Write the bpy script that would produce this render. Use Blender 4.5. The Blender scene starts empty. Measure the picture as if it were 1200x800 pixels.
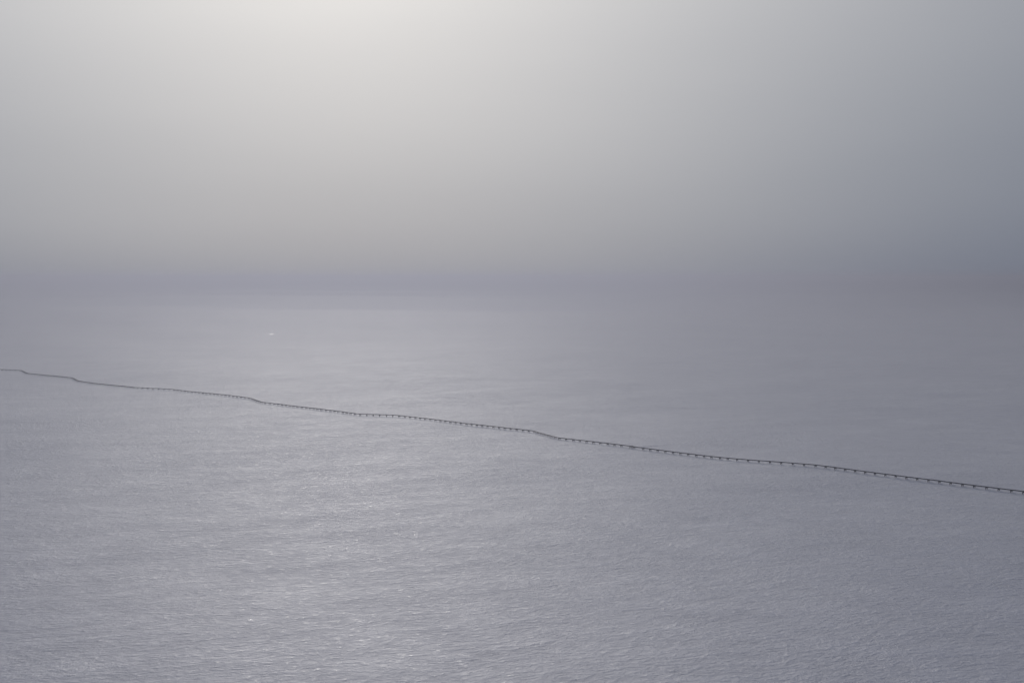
# Elevated pipeline zig-zagging over a snow plain under a thin fog, low sun behind the cloud veil.
import bpy, bmesh, math, random
import numpy as np

random.seed(7)
rng = np.random.default_rng(11)
scene = bpy.context.scene
COL = scene.collection

# ------------------------------------------------------------------ constants
CAM_H = 300.0
F_PX = 1667.0                       # focal length in pixels of the 1200 px wide photograph (50 mm)
HORIZON = 325.0
PITCH = math.atan((400.0 - HORIZON) / F_PX)
SUN = dict(strength=1.5, angle=15, elev=13.0)
SUN_ELEV = math.radians(SUN['elev'])
SUN_AZ = math.atan((400.0 - 600.0) / F_PX)       # measured from +Y towards +X
SUN_DIR = (math.cos(SUN_ELEV) * math.sin(SUN_AZ), math.cos(SUN_ELEV) * math.cos(SUN_AZ), math.sin(SUN_ELEV))
PIPE_Z = 3.5                        # pipe axis above the snow
PIPE_R = 0.78

# ------------------------------------------------------------------ terrain
_w = [(780, 25, 1.3, .3), (430, -35, .7, 1.9), (1500, 70, 2.4, 4.1), (290, 10, .35, 2.2),
      (2900, -15, 5.0, 5.0), (5200, 40, 9.0, .7), (610, 80, .7, 3.3)]
def terrain(x, y):
    x = np.asarray(x, float); y = np.asarray(y, float)
    r = np.hypot(x, y)
    z = np.zeros(np.broadcast(x, y).shape)
    for lam, ang, amp, ph in _w:
        a = math.radians(ang)
        ca, sa = math.cos(a), math.sin(a)
        wob = .35 * np.sin((x * sa - y * ca) / lam * 2.3 + ph * 2)
        fade = np.clip((r - 300) / (lam * 2.2), 0, 1)
        z = z + amp * fade * np.sin((x * ca + y * sa) / lam * 2 * math.pi + ph + wob)
    # low rises far out, towards the fog bank
    far = np.clip((r - 4500) / 6000, 0, 1)
    far = far * far * (3 - 2 * far)
    for lam, ang, amp, ph in ((7400, 58, 9, .4), (4300, -25, 4, 2.1), (9800, 100, 12, 1.1)):
        a = math.radians(ang)
        z = z + amp * far * np.sin((x * math.cos(a) + y * math.sin(a)) / lam * 2 * math.pi + ph)
    return z

def ray(px, py):
    a = (px - 600.0) / F_PX; b = -(py - 400.0) / F_PX
    return (a, b * math.sin(PITCH) + math.cos(PITCH), b * math.cos(PITCH) - math.sin(PITCH))

def ground_at(px, py, lift=0.0):
    d = ray(px, py); zt = lift
    for _ in range(12):
        t = (zt - CAM_H) / d[2]
        x, y = d[0] * t, d[1] * t
        zt = .5 * zt + .5 * (float(terrain(x, y)) + lift)
    return x, y

# ------------------------------------------------------------------ helpers
def new_mat(name):
    m = bpy.data.materials.new(name); m.use_nodes = True
    nt = m.node_tree; nt.nodes.clear()
    return m, nt
def N(nt, kind, **kw):
    n = nt.nodes.new(kind)
    for k, v in kw.items():
        if k.startswith('i_'): n.inputs[k[2:].replace('_', ' ')].default_value = v
        else: setattr(n, k, v)
    return n
def math_node(nt, op, a, b=None, c=None, clamp=False):
    n = nt.nodes.new('ShaderNodeMath'); n.operation = op; n.use_clamp = clamp
    for i, v in enumerate((a, b, c)):
        if v is None: continue
        if isinstance(v, (int, float)): n.inputs[i].default_value = v
        else: nt.links.new(v, n.inputs[i])
    return n.outputs[0]
def link_obj(name, mesh, mat=None, parent=None):
    o = bpy.data.objects.new(name, mesh); COL.objects.link(o)
    if mat and not mesh.materials: mesh.materials.append(mat)
    if parent: o.parent = parent
    return o
def bm_mesh(bm, name, smooth=False):
    me = bpy.data.meshes.new(name); bm.normal_update(); bm.to_mesh(me); bm.free()
    if smooth:
        for p in me.polygons: p.use_smooth = True
    return me
def np_mesh(name, v, f, smooth=True):
    me = bpy.data.meshes.new(name)
    v = np.asarray(v, np.float32); f = np.asarray(f, np.int32)
    me.vertices.add(len(v)); me.vertices.foreach_set('co', v.ravel())
    n = f.shape[1]
    me.loops.add(f.size); me.loops.foreach_set('vertex_index', f.ravel())
    me.polygons.add(len(f)); me.polygons.foreach_set('loop_start', np.arange(0, f.size, n, dtype=np.int32))
    me.update(calc_edges=True); me.validate()
    if smooth: me.polygons.foreach_set('use_smooth', np.ones(len(me.polygons), bool))
    return me
def add_box(bm, c, s, bevel=.03):
    r = bmesh.ops.create_cube(bm, size=1)
    vs = r['verts']
    for v in vs:
        v.co = (v.co.x * s[0] + c[0], v.co.y * s[1] + c[1], v.co.z * s[2] + c[2])
    if bevel:
        es = list({e for v in vs for e in v.link_edges})
        bmesh.ops.bevel(bm, geom=es, offset=bevel, segments=1, affect='EDGES')
def add_cyl(bm, x, y, z0, z1, r, seg=12, r2=None):
    q = bmesh.ops.create_cone(bm, cap_ends=True, segments=seg, radius1=r, radius2=r if r2 is None else r2, depth=z1 - z0)
    bmesh.ops.translate(bm, verts=q['verts'], vec=(x, y, (z0 + z1) / 2))
def add_cradle(bm, half_len, r_in, r_out, zc, a0, a1, seg=10):
    """a thick curved plate hugging a pipe that runs along X"""
    rings = []
    for xx in (-half_len, half_len):
        for r in (r_in, r_out):
            rings.append([bm.verts.new((xx, r * math.sin(math.radians(a0 + (a1 - a0) * i / seg)),
                                        zc - r * math.cos(math.radians(a0 + (a1 - a0) * i / seg)))) for i in range(seg + 1)])
    ia, oa, ib, ob = rings
    for i in range(seg):
        bm.faces.new((ia[i], ib[i], ib[i + 1], ia[i + 1]))
        bm.faces.new((oa[i], oa[i + 1], ob[i + 1], ob[i]))
        bm.faces.new((ia[i], ia[i + 1], oa[i + 1], oa[i]))
        bm.faces.new((ib[i], ob[i], ob[i + 1], ib[i + 1]))
    for i in (0, seg):
        bm.faces.new((ia[i], oa[i], ob[i], ib[i]))
    bmesh.ops.recalc_face_normals(bm, faces=bm.faces)

# ------------------------------------------------------------------ materials
def snow_material():
    m, nt = new_mat('wind_packed_snow')
    out = N(nt, 'ShaderNodeOutputMaterial'); bs = N(nt, 'ShaderNodeBsdfPrincipled')
    gb = N(nt, 'ShaderNodeBsdfAnisotropic'); gb.inputs['Roughness'].default_value = SNOW['gr']; gb.inputs['Color'].default_value = SNOW['gc']
    ms = N(nt, 'ShaderNodeMixShader'); ms.inputs[0].default_value = SNOW['gm']
    nt.links.new(bs.outputs[0], ms.inputs[1]); nt.links.new(gb.outputs[0], ms.inputs[2]); nt.links.new(ms.outputs[0], out.inputs[0])
    geo = N(nt, 'ShaderNodeNewGeometry')
    # slow warp so that the wind ridges are not ruler straight
    wn = N(nt, 'ShaderNodeTexNoise'); wn.inputs['Scale'].default_value = .006; wn.inputs['Detail'].default_value = 3
    nt.links.new(geo.outputs['Position'], wn.inputs['Vector'])
    sub = N(nt, 'ShaderNodeVectorMath', operation='SUBTRACT'); sub.inputs[1].default_value = (.5, .5, .5)
    nt.links.new(wn.outputs['Color'], sub.inputs[0])
    sc = N(nt, 'ShaderNodeVectorMath', operation='SCALE'); sc.inputs['Scale'].default_value = 45
    nt.links.new(sub.outputs[0], sc.inputs[0])
    add = N(nt, 'ShaderNodeVectorMath', operation='ADD')
    nt.links.new(geo.outputs['Position'], add.inputs[0]); nt.links.new(sc.outputs[0], add.inputs[1])
    rot = N(nt, 'ShaderNodeVectorRotate', rotation_type='Z_AXIS'); rot.inputs['Angle'].default_value = math.radians(-SNOW['wind'])
    nt.links.new(add.outputs[0], rot.inputs['Vector'])
    def layer(length, width, detail, rough, seed, ridge=False):
        mp = N(nt, 'ShaderNodeMapping'); mp.inputs['Scale'].default_value = (1 / length, 1 / width, 0)
        mp.inputs['Location'].default_value = (seed * 3.7, seed * 1.9, seed)
        nt.links.new(rot.outputs[0], mp.inputs['Vector'])
        t = N(nt, 'ShaderNodeTexNoise'); t.inputs['Scale'].default_value = 1
        t.inputs['Detail'].default_value = detail; t.inputs['Roughness'].default_value = rough
        nt.links.new(mp.outputs[0], t.inputs['Vector'])
        return t.outputs['Fac']
    big = layer(95, 60, 3, .5, 1)
    mid = layer(27, 17, 4, .55, 2)
    fine = layer(10, 6.2, 6, .62, 3)
    patch = layer(420, 130, 4, .6, 4)
    tiny = layer(4.6, 3.0, 4, .65, 5)
    h = math_node(nt, 'MULTIPLY', big, SNOW['big'])
    h = math_node(nt, 'MULTIPLY_ADD', mid, SNOW['mid'], h)
    # drift crests: sharpen the fine layer
    cr = math_node(nt, 'POWER', fine, 1.6)
    amp = math_node(nt, 'MULTIPLY_ADD', patch, 1.6, .2)
    cr = math_node(nt, 'MULTIPLY', cr, amp)
    h = math_node(nt, 'MULTIPLY_ADD', cr, SNOW['fine'], h)
    h = math_node(nt, 'MULTIPLY_ADD', tiny, SNOW['tiny'], h)
    bp = N(nt, 'ShaderNodeBump'); bp.inputs['Strength'].default_value = 1; bp.inputs['Distance'].default_value = 1
    nt.links.new(h, bp.inputs['Height']); nt.links.new(bp.outputs[0], bs.inputs['Normal']); nt.links.new(bp.outputs[0], gb.inputs['Normal'])
    # old crust against fresh drift, with relief shading painted into the albedo; gloss varies
    ramp = N(nt, 'ShaderNodeMapRange'); ramp.inputs['From Min'].default_value = .36; ramp.inputs['From Max'].default_value = .64
    pm = math_node(nt, 'MULTIPLY', fine, .36)
    pm = math_node(nt, 'MULTIPLY_ADD', mid, .26, pm)
    pm = math_node(nt, 'MULTIPLY_ADD', big, .18, pm)
    pm = math_node(nt, 'MULTIPLY_ADD', tiny, .20, pm)
    nt.links.new(pm, ramp.inputs['Value'])
    mix = N(nt, 'ShaderNodeMix', data_type='RGBA')
    nt.links.new(ramp.outputs[0], mix.inputs['Factor'])
    mix.inputs[6].default_value = SNOW['c0']; mix.inputs[7].default_value = SNOW['c1']
    nt.links.new(mix.outputs[2], bs.inputs['Base Color'])
    rr = math_node(nt, 'MULTIPLY_ADD', ramp.outputs[0], SNOW['r1'] - SNOW['r0'], SNOW['r0'])
    gl = N(nt, 'ShaderNodeMapRange'); gl.inputs['From Min'].default_value = .56; gl.inputs['From Max'].default_value = .68
    nt.links.new(math_node(nt, 'MULTIPLY_ADD', tiny, .5, math_node(nt, 'MULTIPLY', fine, .5)), gl.inputs['Value'])
    rr = math_node(nt, 'SUBTRACT', rr, math_node(nt, 'MULTIPLY', gl.outputs[0], .4))
    nt.links.new(rr, bs.inputs['Roughness'])
    bs.inputs['Specular IOR Level'].default_value = SNOW['spec']
    bs.inputs['IOR'].default_value = 1.5
    bs.inputs['Sheen Weight'].default_value = SNOW['sheen']; bs.inputs['Sheen Roughness'].default_value = SNOW['sr']
    return m
SNOW = dict(wind=24, big=1.8, mid=1.4, fine=2.35, tiny=1.0, c0=(.252, .253, .338, 1), c1=(.625, .61, .725, 1), sheen=.9, sr=.4, r0=.78, r1=.5, spec=.85, gm=.24, gr=.73, gc=(.9, .885, .93, 1))

def metal_material(name, col, rough, metallic):
    m, nt = new_mat(name)
    out = N(nt, 'ShaderNodeOutputMaterial'); bs = N(nt, 'ShaderNodeBsdfPrincipled')
    nt.links.new(bs.outputs[0], out.inputs[0])
    tc = N(nt, 'ShaderNodeNewGeometry')
    t = N(nt, 'ShaderNodeTexNoise'); t.inputs['Scale'].default_value = .8; t.inputs['Detail'].default_value = 6
    nt.links.new(tc.outputs['Position'], t.inputs['Vector'])
    mix = N(nt, 'ShaderNodeMix', data_type='RGBA'); nt.links.new(t.outputs['Fac'], mix.inputs['Factor'])
    mix.inputs[6].default_value = tuple(c * .7 for c in col) + (1,); mix.inputs[7].default_value = tuple(c * 1.3 for c in col) + (1,)
    nt.links.new(mix.outputs[2], bs.inputs['Base Color'])
    bs.inputs['Roughness'].default_value = rough; bs.inputs['Metallic'].default_value = metallic
    return m

snow = snow_material()
M_pipe = metal_material('weathered_pipe_jacket', (.075, .077, .085), .6, .0)
M_steel = metal_material('dark_support_steel', (.045, .045, .05), .65, .0)
M_bare = metal_material('grey_beam_steel', (.055, .055, .06), .6, .0)

# ------------------------------------------------------------------ ground
def build_ground():
    radii = np.concatenate([[0.0], np.geomspace(60, 60000, 420)])
    fwd = np.radians(np.linspace(-35, 35, 281)); back = np.radians(np.linspace(35, 325, 117)[1:-1])
    ang = np.concatenate([fwd, back]); na = len(ang)
    R, A = np.meshgrid(radii[1:], ang, indexing='ij')
    X = R * np.sin(A); Y = R * np.cos(A); Z = terrain(X, Y)
    v = np.concatenate([[[0, 0, 0]], np.stack([X, Y, Z], -1).reshape(-1, 3)])
    nr = len(radii) - 1
    i = np.arange(nr - 1)[:, None]; j = np.arange(na)[None, :]; j2 = (j + 1) % na
    q = np.stack([1 + i * na + j, 1 + (i + 1) * na + j, 1 + (i + 1) * na + j2, 1 + i * na + j2], -1).reshape(-1, 4)
    me = np_mesh('snow_ground', v, q[:, ::-1])
    bm = bmesh.new(); bm.from_mesh(me); bm.verts.ensure_lookup_table()
    for k in range(na):
        bm.faces.new((bm.verts[0], bm.verts[1 + (k + 1) % na], bm.verts[1 + k]))
    for f in bm.faces: f.smooth = True
    bmesh.ops.recalc_face_normals(bm, faces=bm.faces)
    if sum(f.normal.z for f in list(bm.faces)[:200]) < 0: bmesh.ops.reverse_faces(bm, faces=bm.faces)
    bm.to_mesh(me); bm.free()
    o = link_obj('snow_ground', me, snow); o['kind'] = 'structure'
    return float(Z.min())
zmin = build_ground()

# ------------------------------------------------------------------ pipeline route, traced and laid out on the ground
WP = [(-150, 428), (0, 432.7), (10.7, 433.2), (25.3, 433.7), (31.3, 436.9), (85.3, 442.5), (92, 446), (157.3, 453.6),
      (165, 454.1), (202.5, 456), (294, 466.3), (307.5, 471), (327, 473.2), (363.5, 477.6), (422, 485), (464, 486.3),
      (498.5, 489.9), (547, 496), (625, 504.6), (655, 512.8), (668.5, 514.2), (741, 522.8), (750, 524.2), (838.5, 535.0),
      (862, 537.3), (902, 540.3), (956, 544.5), (1008.5, 551.5), (1100, 563), (1199, 575.4), (1330, 591.5)]
route = np.array([ground_at(x, y, PIPE_Z) for x, y in WP])
def densify(P, step):
    out = [P[0]]
    for a, b in zip(P[:-1], P[1:]):
        n = max(1, int(np.hypot(*(b - a)) / step))
        for k in range(1, n + 1): out.append(a + (b - a) * k / n)
    return np.array(out)
line = densify(route, 2.0)
for _ in range(12):                                   # cold bends are gentle
    line[1:-1] = .25 * line[:-2] + .5 * line[1:-1] + .25 * line[2:]
S = np.r_[0, np.cumsum(np.hypot(*np.diff(line, axis=0).T))]
def at_s(s):
    x = np.interp(s, S, line[:, 0]); y = np.interp(s, S, line[:, 1])
    e = 3.0
    dx = np.interp(s + e, S, line[:, 0]) - np.interp(s - e, S, line[:, 0])
    dy = np.interp(s + e, S, line[:, 1]) - np.interp(s - e, S, line[:, 1])
    return x, y, math.atan2(dy, dx)
line_px = 600 + F_PX * line[:, 0] / (line[:, 1] * math.cos(PITCH) + (CAM_H - terrain(line[:, 0], line[:, 1])) * math.sin(PITCH))
def px_to_s(px): return float(np.interp(px, line_px, S))
def s_to_px(s): return float(np.interp(s, S, line_px))

def build_pipe():
    seg = 14
    idx = np.arange(0, len(line))
    x, y = line[idx, 0], line[idx, 1]; z = terrain(x, y) + PIPE_Z
    T = np.gradient(np.stack([x, y, z], 1), axis=0); T /= np.linalg.norm(T, axis=1)[:, None]
    side = np.stack([-T[:, 1], T[:, 0], 0 * x], 1); side /= np.linalg.norm(side, axis=1)[:, None]
    up = np.cross(side, T) * -1
    up[up[:, 2] < 0] *= -1
    a = np.linspace(0, 2 * math.pi, seg, endpoint=False)
    # jacket sections: a raised band every 12 m
    rad = np.where((np.arange(len(x)) % 6) == 0, PIPE_R * 1.035, PIPE_R)
    v = np.stack([x, y, z], 1)[:, None, :] + rad[:, None, None] * (np.cos(a)[None, :, None] * side[:, None, :] + np.sin(a)[None, :, None] * up[:, None, :])
    n = len(x)
    i = np.arange(n - 1)[:, None]; j = np.arange(seg)[None, :]; j2 = (j + 1) % seg
    q = np.stack([i * seg + j, i * seg + j2, (i + 1) * seg + j2, (i + 1) * seg + j], -1).reshape(-1, 4)
    me = np_mesh('pipeline', v.reshape(-1, 3), q)
    bm = bmesh.new(); bm.from_mesh(me); bmesh.ops.recalc_face_normals(bm, faces=bm.faces); bm.to_mesh(me); bm.free()
    o = link_obj('pipeline', me, M_pipe)
    o['label'] = 'long dark grey insulated pipe zigzagging on low supports across the snow plain'
    o['category'] = 'pipeline'
build_pipe()

# ------------------------------------------------------------------ supports
def support_meshes():
    d = {}
    bm = bmesh.new(); add_cyl(bm, 0, 0, -1.0, 3.1, .46, 12); add_cyl(bm, 0, 0, 3.1, 3.35, .54, 12, .3); d['post'] = bm_mesh(bm, 'post')
    bm = bmesh.new()
    add_box(bm, (0, 0, PIPE_Z - PIPE_R - .72), (.7, 5.0, .75))
    for sy in (-1, 1):                                   # brackets gripping the posts
        add_box(bm, (0, sy * 1.9, PIPE_Z - PIPE_R - .72), (1.15, 1.15, .9))
    d['crossbeam'] = bm_mesh(bm, 'crossbeam')
    bm = bmesh.new()
    add_box(bm, (0, 0, PIPE_Z - PIPE_R - .29), (1.5, 1.0, .14))
    add_box(bm, (0, 0, PIPE_Z - PIPE_R - .10), (1.1, .34, .26))
    add_cradle(bm, .6, PIPE_R + .03, PIPE_R + .12, PIPE_Z, -62, 62)
    d['saddle'] = bm_mesh(bm, 'saddle')
    return d
SM = support_meshes()
def joined_support():
    bm = bmesh.new()
    for sy in (-1.9, 1.9):
        add_cyl(bm, 0, sy, -1.0, 3.1, .46, 10); add_cyl(bm, 0, sy, 3.1, 3.35, .54, 10, .3)
    add_box(bm, (0, 0, PIPE_Z - PIPE_R - .72), (.7, 5.0, .75))
    add_box(bm, (0, 0, PIPE_Z - PIPE_R - .22), (1.3, .8, .3))
    add_cradle(bm, .6, PIPE_R + .03, PIPE_R + .12, PIPE_Z, -62, 62)
    return bm_mesh(bm, 'pipe_support')
FAR_SUPPORT = joined_support()

# spots measured along the line where the supports can be told apart
spots = [1000 + v / 6 for v in (83, 152, 225, 298, 373, 450, 528, 605, 684, 768, 850, 936, 1022, 1110, 1195)]
spots += [830 + v * .15 for v in (25, 92, 152, 225, 310, 395, 482, 570, 660, 748, 838, 918, 992, 1070, 1147)]
spots += [660 + v * .15 for v in (22, 80, 130, 182, 236, 290, 348, 400, 455, 625, 680, 738, 798, 858, 915, 977, 1040, 1100)]
spots += [490 + v * .15 for v in (15, 55, 95, 135, 175, 212, 252, 292, 335, 378, 418, 458, 500, 542, 588, 632, 676, 722, 770, 818, 864)]
spots += [320 + v * .15 for v in (10, 40, 70, 100, 130, 160, 190, 225, 260, 290, 318, 345, 378, 415, 448, 480, 510, 545, 575, 605, 640, 680, 733, 782, 832, 886, 935, 985, 1030, 1070, 1112)]
ss = sorted(px_to_s(p) for p in spots)
s_anchor = px_to_s(741)
# unresolved stretches: even spacing
a0, a1 = px_to_s(490 + 864 * .15), px_to_s(660 + 22 * .15)
n = round((a1 - a0) / 18.3); steep = [a0 + (a1 - a0) * k / n for k in range(1, n)]
s0 = ss[0]; far = []
k = 1
while s_to_px(s0 - 18.3 * k) > -60: far.append(s0 - 18.3 * k); k += 1
past = [max(ss) + 18.3 * k for k in range(1, 7)]

ORD = ['', 'first', 'second', 'third', 'fourth', 'fifth', 'sixth', 'seventh', 'eighth', 'ninth', 'tenth', 'eleventh', 'twelfth',
       'thirteenth', 'fourteenth', 'fifteenth', 'sixteenth', 'seventeenth', 'eighteenth', 'nineteenth', 'twentieth']
resolved = [(s, s_to_px(s)) for s in ss]
lab = {}
def count(items, text):
    for i, (s, p) in enumerate(items, 1): lab[s] = text % ORD[i]
right = [r for r in resolved if r[1] > 745]
half = (len(right) + 1) // 2 + 0
# right of the anchor: split by the gentle bend near x = 900
rb = [r for r in right if r[1] < 897]
rc = [r for r in right if 897 <= r[1] < 960]
rd = [r for r in right if r[1] >= 960]
count(rb, 'dark H-shaped pipe support, %s to the right of the wide anchor support')
count(rc, 'dark H-shaped pipe support, %s along the flatter stretch right of centre, widely spaced in view')
m = len(rd) // 2 + 1
count(rd[:m], 'dark H-shaped pipe support, %s below the end of the flatter stretch at right')
count(list(reversed(rd[m:])), 'dark H-shaped pipe support, %s counting in from the right edge of the photo')
la = [r for r in resolved if 655 < r[1] < 741]
count(list(reversed(la)), 'dark H-shaped pipe support, %s to the left of the wide anchor support')
mm = [r for r in resolved if 466 <= r[1] < 621]
m = len(mm) // 2
count(list(reversed(mm[m:])), 'small dark pipe support, %s to the left of the steep bend near the middle')
count(mm[:m], 'small dark pipe support, %s to the right of the level stretch left of centre')
lv = [r for r in resolved if 421 <= r[1] < 466]
count(lv, 'small dark pipe support, %s from the left within the level stretch left of centre')
lf = [r for r in resolved if r[1] < 421]
m = len(lf) // 2
count(list(reversed(lf[m:])), 'small dark pipe support, %s to the left of where the pipe levels out')
count(lf[:m], 'small dark pipe support, %s to the right of the third jog from the left')

GROUP = 'pipe supports along the pipeline'
def root_empty(name, s):
    x, y, a = at_s(s)
    o = bpy.data.objects.new(name, None); COL.objects.link(o)
    o.empty_display_size = 1
    o.location = (x, y, float(terrain(x, y))); o.rotation_euler = (0, 0, a)
    return o
def describe(o, label, group):
    o['label'] = label; o['category'] = 'pipe support'; o['group'] = group
first = None
def near_support(s, label, group):
    global first
    if first is None:
        r = root_empty('pipe_support', s)
        for sy in (-1.9, 1.9):
            p = link_obj('post', SM['post'], M_steel, r); p.location = (0, sy, 0)
        link_obj('crossbeam', SM['crossbeam'], M_bare, r)
        link_obj('saddle', SM['saddle'], M_steel, r)
        first = r
    else:
        r = first.copy(); COL.objects.link(r)
        x, y, a = at_s(s)
        r.location = (x, y, float(terrain(x, y))); r.rotation_euler = (0, 0, a)
        for ch in first_children:
            c = ch.copy(); COL.objects.link(c); c.parent = r
    describe(r, label, group)
    return r
first_children = []
for s, p in sorted(resolved, key=lambda q: -q[1]):
    near_support(s, lab[s], GROUP)
    if not first_children: first_children = list(first.children)
for s in steep:
    near_support(s, 'dark pipe support merging with its neighbours in the steep bend near the middle', 'pipe supports bunched up in the steep middle bend')
for s in past:
    near_support(s, 'dark H-shaped pipe support just beyond the right edge', 'pipe supports beyond the right edge')
def far_text(p):
    if p > 297: return 'tiny dark pipe support inside the third jog from the left', 'far pipe supports in the third jog'
    if p > 92: return 'tiny dark pipe support blurring into the hazy line between the second and third jogs', 'far pipe supports between the second and third jogs'
    if p > 28: return 'tiny dark pipe support blurring into the hazy line between the two leftmost jogs', 'far pipe supports between the two leftmost jogs'
    return 'tiny dark pipe support blurring into the hazy line left of the leftmost jog', 'far pipe supports left of the leftmost jog'
for s in far:
    x, y, a = at_s(s)
    o = link_obj('pipe_support', FAR_SUPPORT, M_steel)
    o.location = (x, y, float(terrain(x, y))); o.rotation_euler = (0, 0, a)
    describe(o, *far_text(s_to_px(s)))

# ---- anchor: a four-post frame clamped round the pipe
def build_anchor(s):
    r = root_empty('anchor_support', s)
    bm = bmesh.new(); add_cyl(bm, 0, 0, -1.0, 3.9, .5, 14); add_cyl(bm, 0, 0, 3.9, 4.15, .58, 14, .3)
    post = bm_mesh(bm, 'anchor_post')
    for sx in (-4.2, 4.2):
        for sy in (-2.2, 2.2):
            p = link_obj('post', post, M_steel, r); p.location = (sx, sy, 0)
    bm = bmesh.new(); add_box(bm, (0, 0, PIPE_Z - PIPE_R - .62), (.7, 5.2, .7)); beam = bm_mesh(bm, 'anchor_beam')
    for sx in (-4.2, 4.2):
        b = link_obj('crossbeam', beam, M_bare, r); b.location = (sx, 0, 0)
    bm = bmesh.new()
    for sy in (-.62, .62): add_box(bm, (0, sy, PIPE_Z - PIPE_R - .12), (9.4, .3, .3))
    add_box(bm, (0, 0, PIPE_Z - PIPE_R - .29), (3.2, 1.8, .14))
    link_obj('sled', bm_mesh(bm, 'sled'), M_bare, r)
    bm = bmesh.new()
    for xx in (-1.6, 0, 1.6):
        q = bmesh.ops.create_cone(bm, cap_ends=True, segments=20, radius1=PIPE_R * 1.35, radius2=PIPE_R * 1.35, depth=.55)
        for v in q['verts']: v.co = (v.co.z + xx, v.co.x, v.co.y + PIPE_Z)
    add_box(bm, (0, 0, PIPE_Z + PIPE_R + .2), (3.6, .5, .42))
    link_obj('clamp', bm_mesh(bm, 'clamp'), M_steel, r)
    r['label'] = 'wide four-posted anchor frame clamping the pipe where a snow track meets it'
    r['category'] = 'pipe anchor'
build_anchor(s_anchor)

# ------------------------------------------------------------------ snow berm running off to the right of the anchor
def ribbon(name, pts_px, width, height, mat):
    P = densify(np.array([ground_at(*p) for p in pts_px]), 2.0)
    for _ in range(60): P[1:-1] = .25 * P[:-2] + .5 * P[1:-1] + .25 * P[2:]
    T = np.gradient(P, axis=0); T /= np.linalg.norm(T, axis=1)[:, None]; Nn = np.stack([-T[:, 1], T[:, 0]], 1)
    prof = [(-1, -.3), (-.7, .15), (-.42, .72), (-.2, 1.0), (.1, .88), (.5, .4), (1, -.3)]
    n = len(P); u = np.linspace(0, 1, n)
    env = np.clip(np.minimum(u / .12, (1 - u) / .6), 0, 1) ** .8 * (1 + .25 * np.sin(u * 47) + .15 * np.sin(u * 101 + 1))
    v = []
    for w, hh in prof:
        q = P + Nn * (w * width / 2)
        z = terrain(q[:, 0], q[:, 1]) + np.where(hh < 0, hh, hh * height * env - .06 * (1 - env))
        v.append(np.column_stack([q, z]))
    v = np.stack(v, 1); k = len(prof)
    i = np.arange(n - 1)[:, None]; j = np.arange(k - 1)[None, :]
    f = np.stack([i * k + j, (i + 1) * k + j, (i + 1) * k + j + 1, i * k + j + 1], -1).reshape(-1, 4)
    me = np_mesh(name, v.reshape(-1, 3), f)
    bm = bmesh.new(); bm.from_mesh(me)
    if sum(ff.normal.z for ff in bm.faces) < 0: bmesh.ops.reverse_faces(bm, faces=bm.faces)
    bm.to_mesh(me); bm.free()
    return link_obj(name, me, mat)
o = ribbon('track', [(746, 523.9), (752, 523.2), (767, 522.3), (787, 521.4), (806, 520.9)], 8, .55, snow)
o['kind'] = 'structure'

# a far drift that catches the light above the pipe at left
def drift(px, py, lx, ly, hz, label):
    x, y = ground_at(px, py)
    bm = bmesh.new(); n = 28; rings = 8
    vs = [[bm.verts.new((lx * (1 - i / rings) * math.cos(2 * math.pi * j / n) * (1 + .12 * math.sin(3 * j)),
                         ly * (1 - i / rings) * math.sin(2 * math.pi * j / n),
                         hz * (math.sin(i / rings * math.pi / 2) ** .8) - .5)) for j in range(n)] for i in range(rings)]
    top = bm.verts.new((0, 0, hz - .5))
    for i in range(rings - 1):
        for j in range(n): bm.faces.new((vs[i][j], vs[i][(j + 1) % n], vs[i + 1][(j + 1) % n], vs[i + 1][j]))
    for j in range(n): bm.faces.new((vs[-1][j], vs[-1][(j + 1) % n], top))
    me = bm_mesh(bm, 'snow_drift', True)
    m, nt = new_mat('glazed_drift_snow')
    out = N(nt, 'ShaderNodeOutputMaterial'); bs = N(nt, 'ShaderNodeBsdfPrincipled'); nt.links.new(bs.outputs[0], out.inputs[0])
    t = N(nt, 'ShaderNodeTexNoise'); t.inputs['Scale'].default_value = .3
    g = N(nt, 'ShaderNodeNewGeometry'); nt.links.new(g.outputs['Position'], t.inputs['Vector'])
    rr = math_node(nt, 'MULTIPLY_ADD', t.outputs['Fac'], .14, .405); nt.links.new(rr, bs.inputs['Roughness'])
    bs.inputs['Base Color'].default_value = (.8, .81, .85, 1)
    o = link_obj('snow_drift', me, m); o.location = (x, y, float(terrain(x, y)))
    o['label'] = label; o['category'] = 'snow drift'
drift(317, 391.5, 22, 30, .85, 'small bright glazed snow drift far off above the pipeline at left')

# ------------------------------------------------------------------ haze
HAZE = dict(density=1 / 10000.0, color=(.286, .295, .352, 1), aniso=.61)
def build_haze():
    x = 62000.0; z0 = zmin - 1.0; z1 = CAM_H + 30
    bm = bmesh.new(); bmesh.ops.create_cube(bm, size=1)
    for v in bm.verts: v.co = (v.co.x * 2 * x, v.co.y * 2 * x, z0 if v.co.z < 0 else z1)
    me = bm_mesh(bm, 'haze')
    m, nt = new_mat('cold_haze'); out = N(nt, 'ShaderNodeOutputMaterial'); pv = N(nt, 'ShaderNodeVolumePrincipled')
    pv.inputs['Density'].default_value = HAZE['density']; pv.inputs['Color'].default_value = HAZE['color']
    pv.inputs['Anisotropy'].default_value = HAZE['aniso']
    nt.links.new(pv.outputs[0], out.inputs['Volume'])
    o = link_obj('haze', me, m); o['kind'] = 'stuff'
build_haze()

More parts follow.
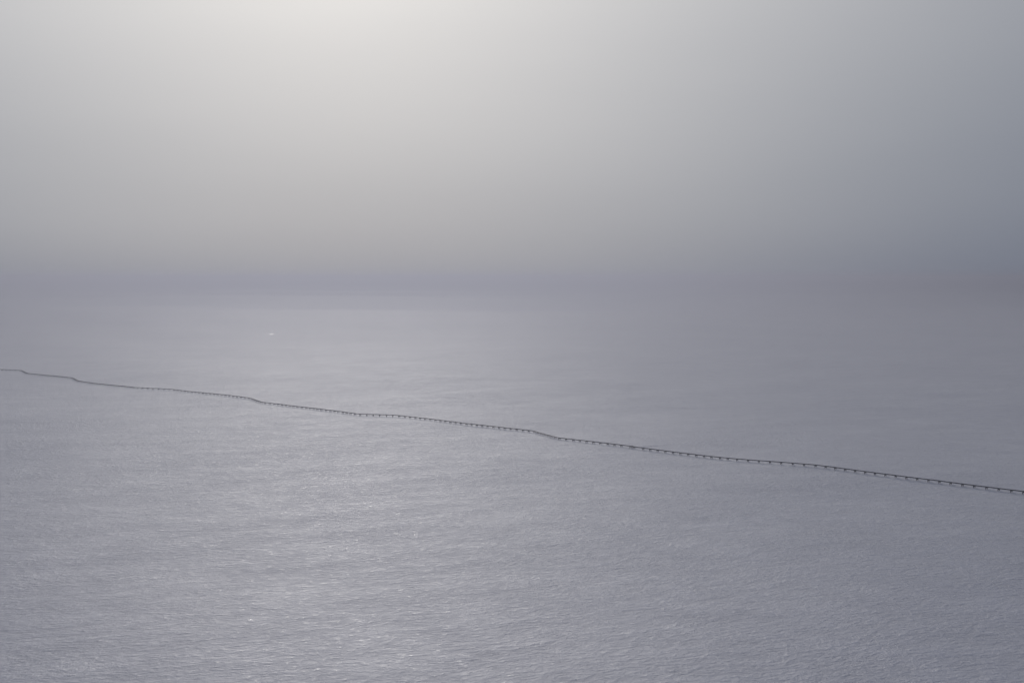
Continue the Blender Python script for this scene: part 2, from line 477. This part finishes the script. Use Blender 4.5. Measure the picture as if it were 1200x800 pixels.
# ------------------------------------------------------------------ sky: Nishita behind a thin cloud veil that glows round the hidden sun
SKY = dict(strength=.1, veil=.993, c=.10, A=.69, w=26.0, k=1.5, e0=.6, tint=(.958, .90, .80), off=(0, .034, .105))
def build_world():
    w = bpy.data.worlds.new('World'); scene.world = w; w.use_nodes = True
    nt = w.node_tree; nt.nodes.clear()
    out = N(nt, 'ShaderNodeOutputWorld'); bg = N(nt, 'ShaderNodeBackground'); nt.links.new(bg.outputs[0], out.inputs[0])
    bg.inputs['Strength'].default_value = SKY['strength']
    st = N(nt, 'ShaderNodeTexSky', sky_type='NISHITA'); st.sun_disc = False
    st.sun_elevation = SUN_ELEV; st.sun_rotation = SUN_AZ; st.dust_density = 3; st.air_density = 1; st.altitude = 600
    tc = N(nt, 'ShaderNodeTexCoord')
    nrm = N(nt, 'ShaderNodeVectorMath', operation='NORMALIZE'); nt.links.new(tc.outputs['Generated'], nrm.inputs[0])
    dot = N(nt, 'ShaderNodeVectorMath', operation='DOT_PRODUCT'); dot.inputs[1].default_value = SUN_DIR
    nt.links.new(nrm.outputs[0], dot.inputs[0])
    th = math_node(nt, 'MULTIPLY', math_node(nt, 'ARCCOSINE', math_node(nt, 'MINIMUM', dot.outputs['Value'], .999999)), 180 / math.pi / SKY['w'])
    g = math_node(nt, 'EXPONENT', math_node(nt, 'MULTIPLY', math_node(nt, 'POWER', th, SKY['k']), -1))
    glow = math_node(nt, 'MULTIPLY_ADD', g, SKY['A'], SKY['c'])
    sep = N(nt, 'ShaderNodeSeparateXYZ'); nt.links.new(nrm.outputs[0], sep.inputs[0])
    e = math_node(nt, 'MULTIPLY', math_node(nt, 'ARCSINE', sep.outputs['Z']), 180 / math.pi / 11)
    e = math_node(nt, 'MINIMUM', math_node(nt, 'MAXIMUM', e, -.1), 1.0)
    E = math_node(nt, 'MULTIPLY_ADD', e, 1 - SKY['e0'], SKY['e0'])
    # the fog bank lies thickest along the horizon
    b = math_node(nt, 'EXPONENT', math_node(nt, 'MULTIPLY', math_node(nt, 'POWER', math_node(nt, 'MULTIPLY', math_node(nt, 'ABSOLUTE', e), 11 / 1.5), 2), -1))
    E = math_node(nt, 'MULTIPLY', E, math_node(nt, 'MULTIPLY_ADD', b, -.055, 1))
    lum = math_node(nt, 'MULTIPLY', glow, E)
    # soft uneven cloud thickness
    cn = N(nt, 'ShaderNodeTexNoise'); cn.inputs['Scale'].default_value = 3.0; cn.inputs['Detail'].default_value = 4; cn.inputs['Roughness'].default_value = .4
    mp = N(nt, 'ShaderNodeMapping'); mp.inputs['Scale'].default_value = (1, 1, 5)
    nt.links.new(nrm.outputs[0], mp.inputs[0]); nt.links.new(mp.outputs[0], cn.inputs['Vector'])
    lum = math_node(nt, 'MULTIPLY', lum, math_node(nt, 'MULTIPLY_ADD', cn.outputs['Fac'], .12, .94))
    comb = N(nt, 'ShaderNodeCombineColor')
    s = 1 / SKY['strength']
    for i, nm in enumerate(('Red', 'Green', 'Blue')):
        nt.links.new(math_node(nt, 'MULTIPLY_ADD', lum, SKY['tint'][i] * s, SKY['off'][i] * s), comb.inputs[nm])
    mix = N(nt, 'ShaderNodeMix', data_type='RGBA'); mix.inputs['Factor'].default_value = SKY['veil']
    nt.links.new(st.outputs[0], mix.inputs[6]); nt.links.new(comb.outputs[0], mix.inputs[7])
    nt.links.new(mix.outputs[2], bg.inputs['Color'])
build_world()


ld = bpy.data.lights.new('sun', 'SUN'); ld.energy = SUN['strength']; ld.angle = math.radians(SUN['angle']); ld.color = (1, .955, .88)
lo = bpy.data.objects.new('sun', ld); COL.objects.link(lo)
from mathutils import Vector
lo.rotation_euler = Vector(SUN_DIR).to_track_quat('Z', 'Y').to_euler(); lo.location = (0, 0, 500)

# ------------------------------------------------------------------ camera and render
cd = bpy.data.cameras.new('camera'); cd.sensor_width = 36; cd.lens = 36 * F_PX / 1200
cd.clip_start = 1; cd.clip_end = 250000
cam = bpy.data.objects.new('camera', cd); COL.objects.link(cam)
cam.location = (0, 0, CAM_H); cam.rotation_euler = (math.pi / 2 - PITCH, 0, 0)
scene.camera = cam
scene.render.engine = 'CYCLES'
scene.cycles.max_bounces = 8; scene.cycles.diffuse_bounces = 3; scene.cycles.volume_bounces = 3
scene.cycles.use_denoising = True
vs = scene.view_settings
scene.display_settings.display_device = 'sRGB'
vs.view_transform = 'Standard'; vs.look = 'None'; vs.exposure = 0; vs.gamma = 1; vs.use_curve_mapping = False
